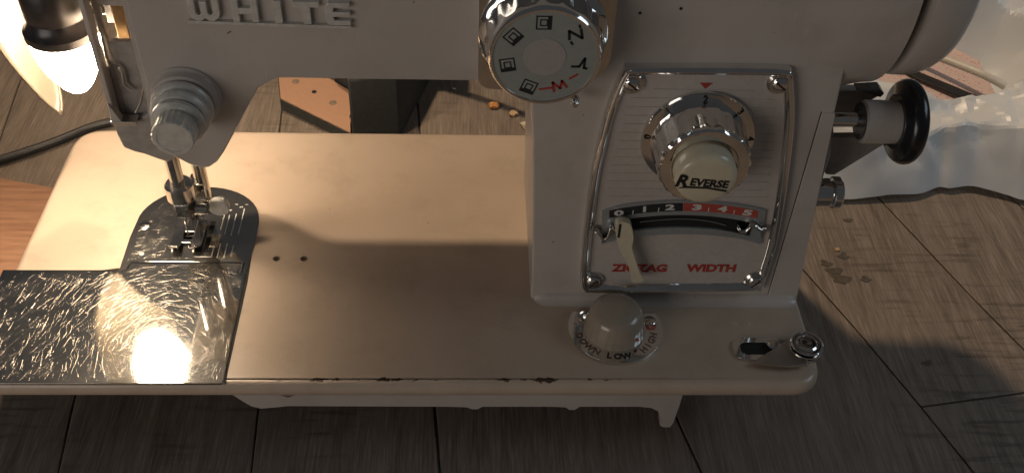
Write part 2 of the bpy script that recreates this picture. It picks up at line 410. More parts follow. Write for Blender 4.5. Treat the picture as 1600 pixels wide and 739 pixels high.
MB().lathe((57.6, 78.6, .3), 'z', [(0, 1.1), (.25, 1.0), (.35, .01)], 16).build('plate_pin', ALU, npl)
MB().lathe((104.2, 67.6, .5), 'z', [(0, 2.6), (.2, 2.5), (.22, .01)], 24).build('finger_dimple', CHROME_W, sl)
MB().sheet([(53.8, 72.9), (106.4, 72.9), (106.4, 67.5), (107.0, 67.5), (107.0, 73.5), (53.4, 73.5), (52.8, 68), (53.4, 68)], .3, .75).build('plate_lip', CHROME, sl, .15)
def feed_row(x):
    m = MB().box(x-.9, x+.9, 83, 96, -3, .5)
    for i in range(9):
        y = 83.6+i*1.4; m.add([(x-.9, y, .5), (x+.9, y, .5), (x+.9, y+1.2, .5), (x-.9, y+1.2, .5), (x-.9, y+.9, 1.2), (x+.9, y+.9, 1.2)], [(0, 1, 5, 4), (2, 3, 4, 5), (0, 4, 3), (1, 2, 5)])
    return m
for x in (72.4, 83.2): feed_row(x).build('feed_dog', STEEL, npl)
for i, (xl, a, b) in enumerate([(91.0, 77, 84), (93.8, 76.2, 86), (97.0, 76, 86), (100.2, 77, 85), (92.0, 96, 111), (94.6, 93, 107), (97.8, 92, 108), (101.2, 93, 112)]):
    MB().box(xl-.22, xl+.22, a, b, .3, .42).build('guide_line', WHITEINK, npl)
MB().box(83, 91.2, 76.6, 77, .3, .42).build('guide_line', WHITEINK, npl)
for s_, x, y in (('5', 91.2, 113), ('4', 94.4, 110.5), ('3', 96.6, 115), ('2', 99.4, 113), ('1', 101.8, 115)):
    text('guide_number', s_, WHITEINK, npl, (x, y, .36), (0, 1, 0), (-1, 0, 0), 1.5, None, .02)

# scratches: fine raised burrs in every direction, each a few hundredths of a millimetre high
SCR = metal('burnished_scratch', (.30, .285, .26), .2)
def scratches(parent, region, count, zt, seed, lmin=1.2, lmax=6.5):
    rs = random.Random(seed); m = MB()
    poly = region
    xs = [p[0] for p in poly]; ys = [p[1] for p in poly]
    while count > 0:
        x, y = rs.uniform(min(xs), max(xs)), rs.uniform(min(ys), max(ys))
        an = rs.gauss(.95, .55) if rs.random() < .6 else rs.uniform(0, math.pi); ln = lmin+(lmax-lmin)*rs.random()**2.2; cv = rs.uniform(-.05, .05)
        if rs.random() < .1: ln = rs.uniform(.3, .7)
        wd = rs.uniform(.02, .055); hh = wd*rs.uniform(.35, .8); n_ = 3; pts = []
        for i in range(n_+1):
            t = i/n_-.5; a_ = an+cv*t*2; pts.append((x+math.cos(a_)*ln*t, y+math.sin(a_)*ln*t))
        if not all(inside(p, poly) for p in pts): continue
        c_, s_ = -math.sin(an), math.cos(an); vs = []
        for i, (px, py) in enumerate(pts):
            k_ = .25 if i in (0, n_) else 1
            vs += [(px+c_*wd*k_, py+s_*wd*k_, zt), (px, py, zt+hh*k_), (px-c_*wd*k_, py-s_*wd*k_, zt)]
        m.add(vs, [(3*i+j, 3*i+j+1, 3*i+4+j, 3*i+3+j) for i in range(n_) for j in (0, 1)]); count -= 1
    o = m.build('scratches', SCR, parent, 0, 180); o['kind'] = 'stuff'; return o
scratches(sl, [(-3, -.2), (109.6, -.2), (108.6, 66), (106.6, 72), (55, 72), (53.8, 66.6), (-3.4, 66.4)], 3800, .552, 5, 1.6, 10)
scratches(npl, [(51, 69), (50.6, 92), (56, 112), (70, 124), (66, 100), (70, 78), (90, 76), (90, 74.5), (54, 74.5)], 320, .352, 8)

# body: head, arm and pillar in one casting
hd = xz([(192, 0)], 51)[0]
C = [(89.5, 214), (89.5, 117), (87.5, 104), (89, 86)] + xz([(296, 258), (313, 263), (328, 261.5), (340, 253), (349, 240), (363, 214), (386, 170), (404, 138)], 51) + \
    [(140.5, 121.5), (230, 121.4), (238.5, 113), (240.5, 90), (242.4, 50), (243.8, 12), (243.9, -6),
     (370.6, -6), (369.9, 10), (366.6, 50), (363.2, 90), (361.8, 106), (360.4, 130), (359, 214)]
body = MB().sheet(C, 51, 139, 'y').build('body', PAINT, mach, 4.2, 30, 5)
fp = [(3.4, 0), (3.2, .9), (1.7, 1.8), (.75, 3.0), (.2, 4.8), (.03, 6.2)]; m = MB(); fx = [(245, .02), (245.6, .4), (246.6, .66), (248.4, .88), (251, 1), (365, 1), (368.6, .8), (369.9, .4)]
m.add([(x, 51.6-d*k_-(0 if d == 0 else .55), -.1+z*k_) for x, k_ in fx for z, d in fp], [(r*6+i, r*6+i+1, r*6+7+i, r*6+6+i) for r in range(len(fx)-1) for i in range(5)])
m.build('base_fillet', PAINT, body, 0, 70)
# right end of the arm flares to the round wheel collar
m = MB(); WC = (95, 157.5)
secs = []; NA = 72
for x in (334, 338, 342, 346, 350, 354, 357, 360, 363, 366, 369, 372, 375, 378, 379.4, 380.2):
    t = max(0, min(1, (x-333)/46.0)); q = t*t*(3-2*t); e = 2+2.2*(1-q); hy, hz = 43.7+(49.2-43.7)*q, 52.2+(54.3-52.2)*q
    if x > 380: hy = 48; hz = 53
    sec = []
    for i in range(NA):
        a_ = 2*math.pi*i/NA; c_, s_ = math.cos(a_), math.sin(a_)
        r_ = (abs(c_/hy)**e+abs(s_/hz)**e)**(-1/e)
        sec.append((x, 95 + r_*c_, WC[1] + 2.5 - 2.5*q + r_*s_))
    secs.append(sec)
m.add([p for s0 in secs for p in s0], [(k*NA+i, k*NA+(i+1) % NA, (k+1)*NA+(i+1) % NA, (k+1)*NA+i) for k in range(len(secs)-1) for i in range(NA)]+[tuple(range(NA)), tuple(range((len(secs)-1)*NA, len(secs)*NA))])
m.build('arm_end', PAINT, body, 0, 40)
m = MB().lathe((0, WC[0], WC[1]), 'x', [(380, 26), (386, 26)], 48).build('wheel_hub', GREASE, mach)
m = MB().lathe((0, WC[0], WC[1]+1), 'x', [(384.2, 36), (384.2, 48.6), (384.8, 49.8), (386.4, 50.4), (392, 50.6), (397, 49.4), (401.5, 46.5), (404.6, 42), (406, 36), (406.2, 18), (406.2, .1)], 96)
hw = m.build('handwheel', PAINT, mach, 0, 35)
for px, py in ((1455, 14), (1431, 82)):
    p = at(px, py, y=WC[0]-45); 
# seam of the belt cover on the pillar's right
sv = [at(1290, 182, y=51), at(1200, 466, y=51)]
MB().sheet([(356.2, 108.5), (361.6, 108.5), (363.0, 90), (366.2, 50), (369.6, 6), (369.9, 2), (356.0, 2)], 50.3, 52, 'y').build('belt_cover', PAINT, mach, .35)
MB().box(355.75, 356.1, 50.9, 52, 2, 109).build('cover_seam', DARK, mach)

# badge letters
def bz(u): return 146.2 - .022*(u-112)
bar = MB(); bar.sheet([(111.2, bz(111)), (170.8, bz(171)), (170.8, bz(171)+1.3), (111.2, bz(111)+1.3)], 49.2, 51.4, 'y'); badge = bar.build('badge_bar', ALU, mach, .25)
def letter(polys, x):
    m = MB()
    for pl in polys: m.sheet([(x+a, bz(x)+1.4+b) for a, b in pl], 48.9, 51.3, 'y')
    return m.build('badge_letter', ALU, badge, .3)
def rc(a, b, c, d): return [(a, c), (b, c), (b, d), (a, d)]
U = [(0, 9.4), (0, 3.2), (.7, 1.2), (2.2, .1), (4.4, .1), (5.6, 1.0), (6.8, .1), (9, .1), (10.6, 1.2), (11.3, 3.2), (11.3, 9.4), (8.7, 9.4), (8.7, 3.4), (8.2, 2.5), (7.3, 2.5), (6.9, 3.4), (6.9, 8), (4.4, 8), (4.4, 3.4), (4, 2.5), (3.1, 2.5), (2.6, 3.4), (2.6, 9.4)]
letter([U], 112.2)
letter([[(0, .1), (2.5, .1), (2.5, 3.4), (6.9, 3.4), (6.9, .1), (9.4, .1), (9.4, 9.4), (6.9, 9.4), (6.9, 5.9), (2.5, 5.9), (2.5, 9.4), (0, 9.4)]], 127.9)
letter([rc(0, 2.8, .1, 9.4)], 143.0)
letter([[(3.4, .1), (6.2, .1), (6.2, 7.2), (9.6, 7.2), (9.6, 9.4), (0, 9.4), (0, 7.2), (3.4, 7.2)]], 150.0)
letter([[(1.2, .1), (9, .1), (9, 2.2), (3.2, 2.2), (2.8, 3.7), (9, 3.7), (9, 5.7), (2.8, 5.7), (3.2, 7.3), (9, 7.3), (9, 9.4), (1.2, 9.4), (.3, 8.2), (0, 6), (0, 3.5), (.3, 1.3)]], 161.6)
for px, py in ((1064, 14), (1000, 21)):
    p = at(px, py, y=51); MB().lathe((p.x, 51.2, p.z), '-y', [(0, .7), (.35, .6), (.4, .01)], 12).build('oil_hole', BLACK, body)

# left end: open face with bars, ledge and lower block
m = MB(); lf = Vector((66.8, 0, 0))
m.box(66.4, 68.6, 66, 71, 86, 214); m.box(66.4, 68.6, 71, 120, 86, 112); m.box(87.2, 89.7, 54, 120, 84, 214); m.box(68.6, 87.2, 112, 120, 86, 214); fr = m.build('face_frame', PAINT, mach, .5)
m = MB()
w0 = xz([(172, 12), (206, 12), (209, 66), (176, 66)], 72)
x0_, x1_, zt, zb = 71.0, 83.5, at(190, 10, y=72).z, at(190, 66, y=72).z
for b in ((68.7, x0_, 80.2, 214), (x1_, 87.1, 80.2, 214), (x0_, x1_, zt, 214), (x0_, x1_, 86.2, zb)): m.box(b[0], b[1], 72, 75, b[2], b[3])
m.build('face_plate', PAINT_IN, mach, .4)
MB().lathe((80.5, 80, 80), 'z', [(0, 1.8), (140, 1.8)], 20).build('inner_rod', CHROME, mach)
MB().box(73.0, 77.6, 79, 82, 84, 214).build('inner_bar', simple('oiled_bronze', (.45, .30, .15), .4, .8, .2), mach, .3)
MB().tube([at(160, 60, y=70), at(166, 86, y=70), at(171, 100, y=70), at(182, 102, y=70), at(190, 112, y=70), at(194, 132, y=70), at(205, 142, y=70)], .7, 8).build('thread_guide_wire', CHROME_W, mach)
m = MB().tube([at(217, 92, y=62), at(221, 112, y=62), at(226, 122, y=62), at(224, 136, y=62), at(220, 160, y=62), at(212, 176, y=62)], .6, 8); m.build('takeup_spring', CHROME, mach)
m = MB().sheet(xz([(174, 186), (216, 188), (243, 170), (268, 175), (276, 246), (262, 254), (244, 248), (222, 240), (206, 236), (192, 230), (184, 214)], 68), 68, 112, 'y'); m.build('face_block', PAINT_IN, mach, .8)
a = at(175, 187, y=67); b = at(216, 190, y=67)
MB().box(a.x, b.x, 64.5, 70, a.z-1.2, a.z+.6).build('face_ledge', CHROME_W, mach, .3)
a = at(176, 172, y=68); MB().sheet([(a.x, a.z+5), (a.x+4, a.z-5), (a.x-1, a.z-5)], 65, 69, 'y').build('ledge_tab', PAINT, mach, .3)

# lamp: socket, bulb, curved shade
BX, BY = 43.0, 98
zb_ = at(106, 142, y=BY).z; zs = at(95, 42, y=BY-12).z
k = zs - zb_
m = MB().lathe((BX, BY, zb_), 'z', [(0, .1), (.4, 2.2), (1.6, 4.3), (4, 6.4), (8, 8.8), (13, 11.2), (19, 13.3), (25, 14.4), (30, 13.8), (34, 12), (38, 9)], 28); bulb = m.build('bulb', BULB, mach, 0, 60)
zs2 = zb_ + 29.5
m = MB().lathe((BX, BY, zs2), 'z', [(0, 11), (-.5, 14.6), (.4, 15.2), (3.6, 15.2), (5, 13.6), (7.5, 12.6), (9, 12.2), (10, 12.8), (22, 12.8), (24, 12), (60, 12)], 40); m.build('lamp_socket', BAKELITE, mach, 0, 35)
MB().box(62, 67, 100, 112, zs2+4, zs2+14).build('lamp_bracket', PAINT_IN, mach, .5)
MB().box(52, 63, 103, 109, zs2+6, zs2+12).build('lamp_arm', CHROME_W, mach, .5)
Lc = [(21.8, 118, 53), (16.2, 117.6, 62), (11.0, 117.2, 73), (6.8, 116.8, 84), (3.5, 117, 95), (1.2, 118, 108), (-.5, 119, 125), (-1, 120, 170)]
rows = smooth_line(Lc, 5); m = MB(); nu = 12; vs = []
for x, y, z in rows:
    t = max(0, min(1, (z-54.5)/60)); wd = 1.5 + 40*t**1.1
    for i in range(nu+1):
        u = i/nu; vs.append((x + wd*u*(1-.10*u), y + 24*t**.5*math.sin(u*math.pi*.55), z + 2.0*u*(1-t)))
nr = len(rows); m.add(vs, [(r*(nu+1)+i, r*(nu+1)+i+1, (r+1)*(nu+1)+i+1, (r+1)*(nu+1)+i) for r in range(nr-1) for i in range(nu)])
sh = m.build('lamp_shade', SHADE, mach, 0, 60)
sd = sh.modifiers.new('thick', 'SOLIDIFY'); sd.thickness = 1.3*S; sd.offset = 1

# thread tension assembly
TC = (104.4, 0, 112.6)
def knurl(n, amp, rows_): return lambda k, a: 1 + (amp*(1 if math.sin(a*n) > 0 else -1) if k in rows_ else 0)
tm = MB().lathe((TC[0], 51, TC[2]), '-y', [(-1, 13.73), (.8, 13.73), (1.4, 13.02), (2.2, 12.67), (4.8, 12.50), (5.4, 11.79)], 56).build('tension_base', PAINT, mach, 0, 35)
MB().lathe((TC[0]-.2, 51, TC[2]-.3), '-y', [(5.2, 9.68), (6.2, 11.79), (7.4, 11.97), (8.4, 11.44), (9.4, 10.21)], 56).build('tension_disc', ALU, tm, 0, 30)
MB().lathe((TC[0]-.3, 51, TC[2]-.8), '-y', [(9.2, 9.68), (10, 11.09), (11.6, 11.26), (12.8, 10.56), (13.6, 9.68)], 56).build('tension_disc', ALU, tm, 0, 30)
MB().lathe((TC[0]-.5, 51, TC[2]-1.4), '-y', [(13.4, 8.45), (14.2, 10.03), (16, 10.03), (17, 8.98)], 56).build('tension_dial', ALU, tm, 0, 30)
MB().lathe((TC[0]-.6, 51, TC[2]-1.8), '-y', [(17, 7.57), (17.4, 7.83), (24.4, 7.83), (25, 7.39), (25.0, 5.98), (24.7, 5.81), (24.6, .1)], 96, knurl(48, .022, (1, 2))).build('tension_knob', ALU, tm, 0, 25)

# needle bar, presser bar, foot
MB().lathe((79.0, 89, 36), 'z', [(0, 3.3), (50, 3.3)], 28).build('needle_bar', CHROME_W, mach)
nc = MB().lathe((79.6, 89, 18.5), 'z', [(0, 5.2), (.8, 5.8), (7.6, 5.8), (8.2, 5.4), (8.4, 5.9), (9, 6.3), (15.6, 6.3), (16.6, 5.6), (17.6, 4.2)], 6).build('needle_clamp', CHROME_W, mach, .3, 30)
MB().lathe((79.4, 89, 27.5), 'z', [(0, 6.2), (.6, 6.6), (8, 6.6), (9, 5.8)], 28).build('clamp_collar', CHROME_W, nc, 0, 30)
MB().lathe((85.5, 87.5, 22.5), 'x', [(0, 2.6), (5.5, 2.6), (5.8, 2.2)], 20).build('clamp_screw', GREASE, nc, 0, 30)
MB().lathe((78.2, 89, 1.5), 'z', [(0, .08), (3, .45), (9, .55), (10, .75), (19, .75)], 12).build('needle', CHROME, mach, 0, 40)
MB().lathe((87.0, 99, 14), 'z', [(0, 3.2), (72, 3.2)], 28).build('presser_bar', CHROME_W, mach)
MB().box(81, 89, 95, 104, 11, 30).build('presser_holder', CHROME_W, mach, .7)
MB().lathe((95, 91.5, 19.5), '-y', [(-6, 1.8), (-2, 1.8), (-2, 4.6), (-1.4, 5), (.6, 5), (1.1, 4.6), (1.1, .1)], 32, lambda k, a: 1+(.03*math.sin(a*14) if k in (3, 4) else 0)).build('foot_thumbscrew', ALU, mach, 0, 30)
MB().lathe((88, 95, 19.5), 'x', [(0, 1.7), (7, 1.7)], 14).build('thumbscrew_shank', CHROME_W, mach)
m = MB()                                                       # sole with two toes that turn up
def toe(x0, x1, cut):
    pr = [(101, 1.4), (97, 1.3), (84, 1.3), (81.5, 2.0), (79.4, 3.6), (78.2, 4.8)]; vs = []
    for i, (y, z) in enumerate(pr):
        a, b = x0, x1
        if cut == 'R' and i >= 4: b -= (i-3)*.5
        if cut == 'L' and i >= 4: a += (i-3)*.5
        vs += [(a, y, z), (b, y, z), (b, y, z+1.1), (a, y, z+1.1)]
    fs = [(4*i+j, 4*i+(j+1) % 4, 4*i+4+(j+1) % 4, 4*i+4+j) for i in range(len(pr)-1) for j in range(4)]+[(0, 1, 2, 3), tuple(range(4*len(pr)-4, 4*len(pr)))]
    m.add(vs, fs)
toe(70.4, 75.6, 'L'); toe(80.4, 85.4, 'R'); m.box(75.6, 80.4, 84.5, 87, 1.3, 2.4); m.box(75.6, 80.4, 92.4, 101, 1.3, 2.4)
m.box(75, 82, 97, 101, 2.2, 12)
foot = m.build('presser_foot', CHROME_W, mach, .25)
MB().box(74, 84.5, 97.5, 102.5, 6, 12).build('foot_hinge', CHROME_W, foot, .5)

# bobbin-winder spindle, wheel, bracket, stud
wn = MB().lathe((0, 75, 87.6), 'x', [(364, 3.2), (386, 3.2)], 28).build('winder_shaft', CHROME, mach)
MB().lathe((0, 75, 86.6), 'x', [(384.3, 5), (384.3, 8.6), (385.2, 9.5), (400, 9.5)], 40).build('winder_collar', PAINT, wn, 0, 35)
MB().lathe((0, 75, 87), 'x', [(383.9, .1), (383.9, 8.2), (384.8, 8.2)], 32).build('collar_mouth', GREASE, wn)
tor = [(399.7, 10), (399.5, 12), (400, 12.4)]+[(404.2-4.5*math.cos(a), 14.2+4.5*math.sin(a)) for a in [i*math.pi/10 for i in range(2, 11)]]+[(408.3, 12), (407.4, 9.4), (407.4, .1)]
MB().lathe((0, 75, 86.8), 'x', tor, 64).build('winder_tyre', RUBBER, wn, 0, 45)
MB().sheet(xz([(1272, 178), (1300, 176), (1304, 214), (1288, 222), (1276, 214)], 66), 66, 80, 'y').build('winder_bracket', GREASE, mach, 1)
MB().sheet(xz([(1296, 215), (1396, 214), (1392, 220), (1304, 274), (1290, 273), (1284, 240)], 82), 82, 86, 'y').build('winder_gusset', PAINT_IN, mach, .6)
MB().sheet(xz([(1290, 143), (1372, 142), (1374, 150), (1356, 160), (1344, 186), (1290, 190)], 90), 90, 95, 'y').build('bracket_web', PAINT_IN, mach, .6)
MB().box(362, 366, 92, 104, 84, 110).build('bracket_block', GREASE, mach, .6)
MB().sheet(xz([(1338, 142), (1376, 140), (1382, 147), (1376, 153)], 84), 84, 90, 'y').build('latch', GREASE, mach, .4)
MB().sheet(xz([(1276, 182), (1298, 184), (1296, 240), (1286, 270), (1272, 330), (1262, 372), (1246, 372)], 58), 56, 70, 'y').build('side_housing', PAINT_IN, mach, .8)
MB().lathe((0, 73, 47.8), 'x', [(366, 6.6), (379, 6.6), (379.2, 5.4), (380.2, 5.4), (380.4, 7), (381, 7.4), (384, 7.4), (384.6, 7), (384.6, .1)], 36).build('release_stud', CHROME, mach, 0, 30)

# control panel with chrome trim
trim_o = smooth_line(xz([(990, 103), (975, 107), (960, 136), (943, 184), (931, 235), (923, 272), (913, 350), (908, 400), (906, 438), (911, 451), (930, 455), (1060, 454), (1176, 452), (1192, 446), (1202, 420), (1214, 380), (1225, 325), (1236, 250), (1242, 189), (1241, 132), (1237, 113), (1224, 105), (1110, 103)], 49), 4, True)
def cc(pts): return sum(a[0]*b[1]-b[0]*a[1] for a, b in zip(pts, pts[1:]+pts[:1])) > 0
if not cc(trim_o): trim_o = trim_o[::-1]
trim_i = inset(trim_o, 4.4); trim_m = inset(trim_o, 1.4)
PY = 49.4
pnl = MB().sheet(inset(trim_o, 1), PY, 51.5, 'y').build('control_panel', PANEL, mach)
m = MB(); k = len(trim_o)
prof_t = [(0, 51.2), (0.05, 49.2), (.5, 47.4), (1.5, 46.6), (2.7, 46.9), (3.4, 47.9), (4.0, 48.4), (4.4, 49.6)]
m.add([(x, y, z) for d, y in prof_t for x, z in inset(trim_o, d)], [(r*k+i, r*k+(i+1) % k, (r+1)*k+(i+1) % k, (r+1)*k+i) for r in range(len(prof_t)-1) for i in range(k)])
trim = m.build('panel_trim', CHROME, mach, 0, 60)
scr = None
for px, py in ((988, 132), (1219, 132), (927, 440), (1180, 440)):
    p = at(px, py, y=48)
    MB().lathe((p.x, 0, p.z), '-y', [(-49.8, 5.2), (-48.6, 5.1), (-47.6, 4.2), (-47.5, .1)], 32).build('screw_boss', CHROME_W, trim, 0, 35)
    if scr is None:
        ms = MB(); ms.lathe((0, 0, 0), '-y', [(-.6, 3.1), (.3, 3.1), (.9, 2.5), (1.1, 1.2), (1.12, .1)], 28)
        scr = ms.build('panel_screw', CHROME, trim, 0, 40); so = scr
        sl_ = MB().box(-2.6, 2.6, -1.2, -.7, -.35, .35).build('screw_slot', DARK, scr)
    else:
        so = scr.copy(); col.objects.link(so); s2 = sl_.copy(); col.objects.link(s2); s2.parent = so
    so.location = Vector((p.x, 47.4, p.z))*S; so.rotation_euler = (0, R(40 if py < 200 else 130), 0)
def interp_x(zv, left):
    pts = sorted([(abs(z-zv), x) for x, z in trim_i if (x < 309) == left])[:2]; return sum(p[1] for p in pts)/2
for i in range(14):                                            # raised ribs either side of the dial
    zv = 64.6+i*4.25; xl = interp_x(zv, True)+3.5; xr = interp_x(zv, False)-3.5
    if i == 13: xl += 8; xr -= 8
    MB().box(xl, xr, PY-.3, PY+.3, zv-.3, zv+.3).build('panel_rib', PANEL, pnl, .15)
tr = at(1103, 134, y=PY); MB().sheet([(tr.x-2.6, tr.z+1.3), (tr.x+2.6, tr.z+1.3), (tr.x, tr.z-1.5)], PY-.12, PY+.2, 'y').build('panel_mark', RED, pnl)
text('panel_lettering', 'ZIGZAG', RED, pnl, (292.4, PY-.05, 21.7), (1, 0, 0), (0, 0, 1), 5.0, 25.5, .055)
text('panel_lettering', 'WIDTH', RED, pnl, (325.4, PY-.05, 21.9), (1, 0, 0), (0, 0, 1), 5.0, 23, .055)

# zigzag scale
YS = 48.2
o_ = smooth_line(xz([(941, 331), (975, 321), (1020, 316), (1067, 314), (1115, 316), (1160, 321), (1197, 329)], YS), 4)
b_ = smooth_line(xz([(1190, 382), (1160, 374), (1134, 370), (1100, 367), (1067, 366), (1030, 367), (993, 371), (965, 375), (940, 382)], YS), 4)
st = smooth_line(xz([(962, 346), (990, 341), (1030, 337), (1067, 336), (1110, 338), (1150, 343), (1178, 349)], YS), 4)
sb = smooth_line(xz([(1172, 369), (1140, 362), (1110, 358), (1067, 356), (1030, 357), (990, 361), (960, 366)], YS), 4)
scale = MB().sheet(o_+b_, YS, PY+.4, 'y', [st+sb]).build('zigzag_scale', DIALMETAL, mach, .25)
MB().sheet(inset((o_+b_)[::-1], 2), PY+.35, PY+.9, 'y') 
MB().sheet(inset(st+sb, -.8 if cc(st+sb) else .8), PY-.15, PY-.02, 'y').build('scale_slot', DARK, scale)
def tile(a, b, mt):
    tp = [(a+(b-a)*i/8) for i in range(9)]
    def top(x): t = (x-1067)/117; return 317.3+12.0*t*t
    def bot(x): t = (x-1067)/117; return 329.5+11.5*t*t
    pl = xz([(x, top(x)) for x in tp]+[(x, bot(x)) for x in tp[::-1]], YS)
    return MB().sheet(pl, YS-.12, YS+.2, 'y').build('scale_tile', mt, scale)
tile(952, 1067, DKTILE); tile(1068, 1184, REDTILE)
for i, (px, py) in enumerate([(967, 332.5), (1007, 326.5), (1047, 323.5), (1089, 323.5), (1129, 326), (1168, 332)]):
    p = at(px, py, y=YS); sl_a = -(px-1069)/117*.16
    text('scale_number', str(i), WHITEINK, scale, (p.x, YS-.14, p.z), (math.cos(sl_a), 0, math.sin(sl_a)), (-math.sin(sl_a), 0, math.cos(sl_a)), 3.3, 1.3 if i == 1 else 4.2, .05)
for px, py in ((989, 331), (1029, 327), (1107, 327), (1147, 331)):
    p = at(px, py, y=YS); MB().box(p.x-.2, p.x+.2, YS-.22, YS-.1, p.z-1.2, p.z+1).build('scale_tick', WHITEINK, scale)
a_ = smooth_line([at(x, y, y=48.6) for x, y in ((1000, 347), (1040, 343), (1075, 342), (1110, 346), (1134, 352))], 4)
MB().tube(a_, .22, 6).build('slot_wire', CHROME_W, scale)
lv = [(c[0]/4.62+920, c[1]/4.62+303.5) for c in [(190, 240), (205, 212), (240, 203), (290, 213), (314, 250), (322, 330), (312, 390), (335, 470), (365, 560), (397, 622), (360, 640), (315, 636), (300, 580), (280, 500), (235, 430), (210, 360), (195, 290)]]
lever = MB().sheet(smooth_line(xz(lv, 42), 3, True), 42, 45.5, 'y').build('zigzag_lever', CREAM, mach, .8, 40, 3)
MB().box(at(970, 345, y=42).x-.5, at(970, 345, y=42).x+.5, 41.8, 42.3, at(974, 371, y=42).z, at(972, 350, y=42).z).build('lever_mark', BLACK, lever)
MB().box(281, 284, 45, 50, 44, 47).build('lever_shank', GREASE, lever)
def strip(name, pix, y0, y1):
    m = MB(); P0 = [at(a, b, y=y0) for a, b in pix]; P1 = [Vector((p.x+.6, y1, p.z)) for p in P0]; n = len(P0)
    m.add(P0+P1, [(i, i+1, n+i+1, n+i) for i in range(n-1)])
    o = m.build(name, CHROME_W, scale, 0, 50); sd = o.modifiers.new('t', 'SOLIDIFY'); sd.thickness = .0008; return o
strip('scale_stop', [(930, 362), (938, 366), (943, 378), (948, 372), (952, 358), (957, 356), (962, 364)], 44.5, 48.6)
strip('scale_stop', [(1154, 356), (1158, 363), (1164, 364), (1170, 357), (1176, 353), (1183, 356), (1190, 362), (1198, 361), (1192, 372)], 44.5, 48.6)

# stitch length dial with reverse button
DC = (307.2, 96.6)
sd_ = MB().lathe((DC[0], 0, DC[1]), '-y', [(-50, 23.0), (-47.6, 23.3), (-46.6, 22.8), (-46.1, 20), (-46.0, 18)], 80).build('stitch_dial', CHROME, mach, 0, 30)
MB().lathe((DC[0], 0, DC[1]), '-y', [(-46.4, 19.6), (-44, 19.4), (-40, 18.8), (-34.5, 18.3), (-32.4, 18.4), (-30.8, 18.2), (-30, 17.4), (-29.9, 13.6), (-30.4, 13.1), (-34, 13.0), (-34, .1)], 120,
    lambda k, a: 1+(.016*math.sin(a*20) if 3 <= k <= 5 else .005*math.sin(a*20) if k < 3 else 0)).build('dial_grip', CHROME, sd_, 0, 35)
btn = MB().lathe((DC[0]-.4, 0, DC[1]-.4), '-y', [(-34, 12.3), (-24.8, 12.2), (-23.4, 11.8), (-22.5, 10.9), (-22.0, 9), (-21.9, .1)], 64).build('reverse_button', CREAM, mach, 0, 50)
ru = Vector((math.cos(R(-5)), 0, math.sin(R(-5)))); rv = Vector((.12, 0, .99))
def on_btn(px, py): p = at(px, py, y=21.85); return (p.x, 21.85, p.z)
text('button_lettering', 'R', BLACK, btn, on_btn(1067, 283), ru, rv, 6.2, 5.0, .035, .05, .12)
text('button_lettering', 'EVERSE', BLACK, btn, on_btn(1109, 286.5), ru, rv, 3.9, 15.2, .045, .05)
a, b = on_btn(1058, 294), on_btn(1072, 291); c_, d_ = on_btn(1134, 297), on_btn(1136, 299.5)
MB().sheet([(a[0], a[2]-.1), (b[0], b[2]), on_btn(1105, 292.5)[::2], (c_[0], c_[2]), (d_[0], d_[2]-.3), on_btn(1105, 295.2)[::2], on_btn(1072, 294)[::2]], 21.78, 21.95, 'y').build('button_underline', BLACK, btn)
for s_, px, py in (('0', 1010, 214), ('1', 1047, 177), ('2', 1102, 160.5), ('3', 1153, 178), ('4', 1173, 217)):
    p = at(px, py, y=46.3); d = Vector((p.x-DC[0], 0, p.z-DC[1])).normalized(); c = Vector((DC[0], 46.15, DC[1]))+d*21.2
    text('dial_number', s_, BLACK, sd_, c, (d.z, 0, -d.x), d, 3.0, None, .02, .12)

# pattern dial
QC = (241.2, 147.6)
bs_ = rounded([(217.6, 123.5), (231, 122.5), (253, 122.5), (267.2, 132), (267.2, 178), (217.6, 178)], [6, 8, 14, 14, 14, 14], 7)
base = MB().sheet(bs_, 43.5, 51.5, 'y').build('dial_base', CHROME_W, mach, 2.6, 40, 4)
pd = MB().lathe((QC[0], 0, QC[1]), '-y', [(-45, 23.6), (-42.6, 23.8), (-41.6, 23.0), (-40.8, 21.4), (-33, 20.6), (-30.4, 20.7), (-28.6, 20.3), (-27.7, 19.6), (-27.8, 18.8), (-28.2, 18.6)], 120,
    lambda k, a: 1+(.022*math.sin(a*16) if 3 <= k <= 4 else 0), cap=False).build('pattern_dial', CHROME, mach, 0, 40)
fc = MB().lathe((QC[0], 0, QC[1]), '-y', [(-30, 18.8), (-28.2, 18.8), (-28.2, .1)], 72).build('dial_disc', FACE, pd, 0, 30)
MB().lathe((QC[0]-.2, 0, QC[1]+.2), '-y', [(-28.3, 7.7), (-28.0, 7.6), (-28.0, .1)], 56).build('dial_centre', FACE2, pd, 0, 30)
for k_ in (0, 1): pass
MB().lathe((at(898, 160, y=42).x, 44, at(898, 160, y=42).z), '-y', [(0, 2.0), (3, 1.8), (4.2, 1), (4.4, .1)], 20).build('dial_stop', CHROME, base, 0, 40)
FY = 28.16
def glyph(name, mat, px, py, polys, ang):
    p = at(px, py, y=28.2); ca, sa = math.cos(R(ang)), math.sin(R(ang)); m = MB()
    for pl in polys: m.sheet([(p.x+x*ca-z*sa, p.z+x*sa+z*ca) for x, z in pl], FY-.1, FY+.2, 'y')
    return m.build(name, mat, fc)
def fr_(h, t): return [rc(-h, h, h-t, h), rc(-h, h, -h, -h+t), rc(-h, -h+t, -h+t, h-t), rc(h-t, h, -h+t, h-t)]
SQ = fr_(2.75, .45)+fr_(1.35, .4)+[rc(1.35, 2.3, -2.3, 2.3)]
for px, py, a in ((850, 36, 0), (802, 58, -42), (793, 102, -80), (826, 136, -112)): glyph('dial_symbol', BLACK, px, py, SQ, a)
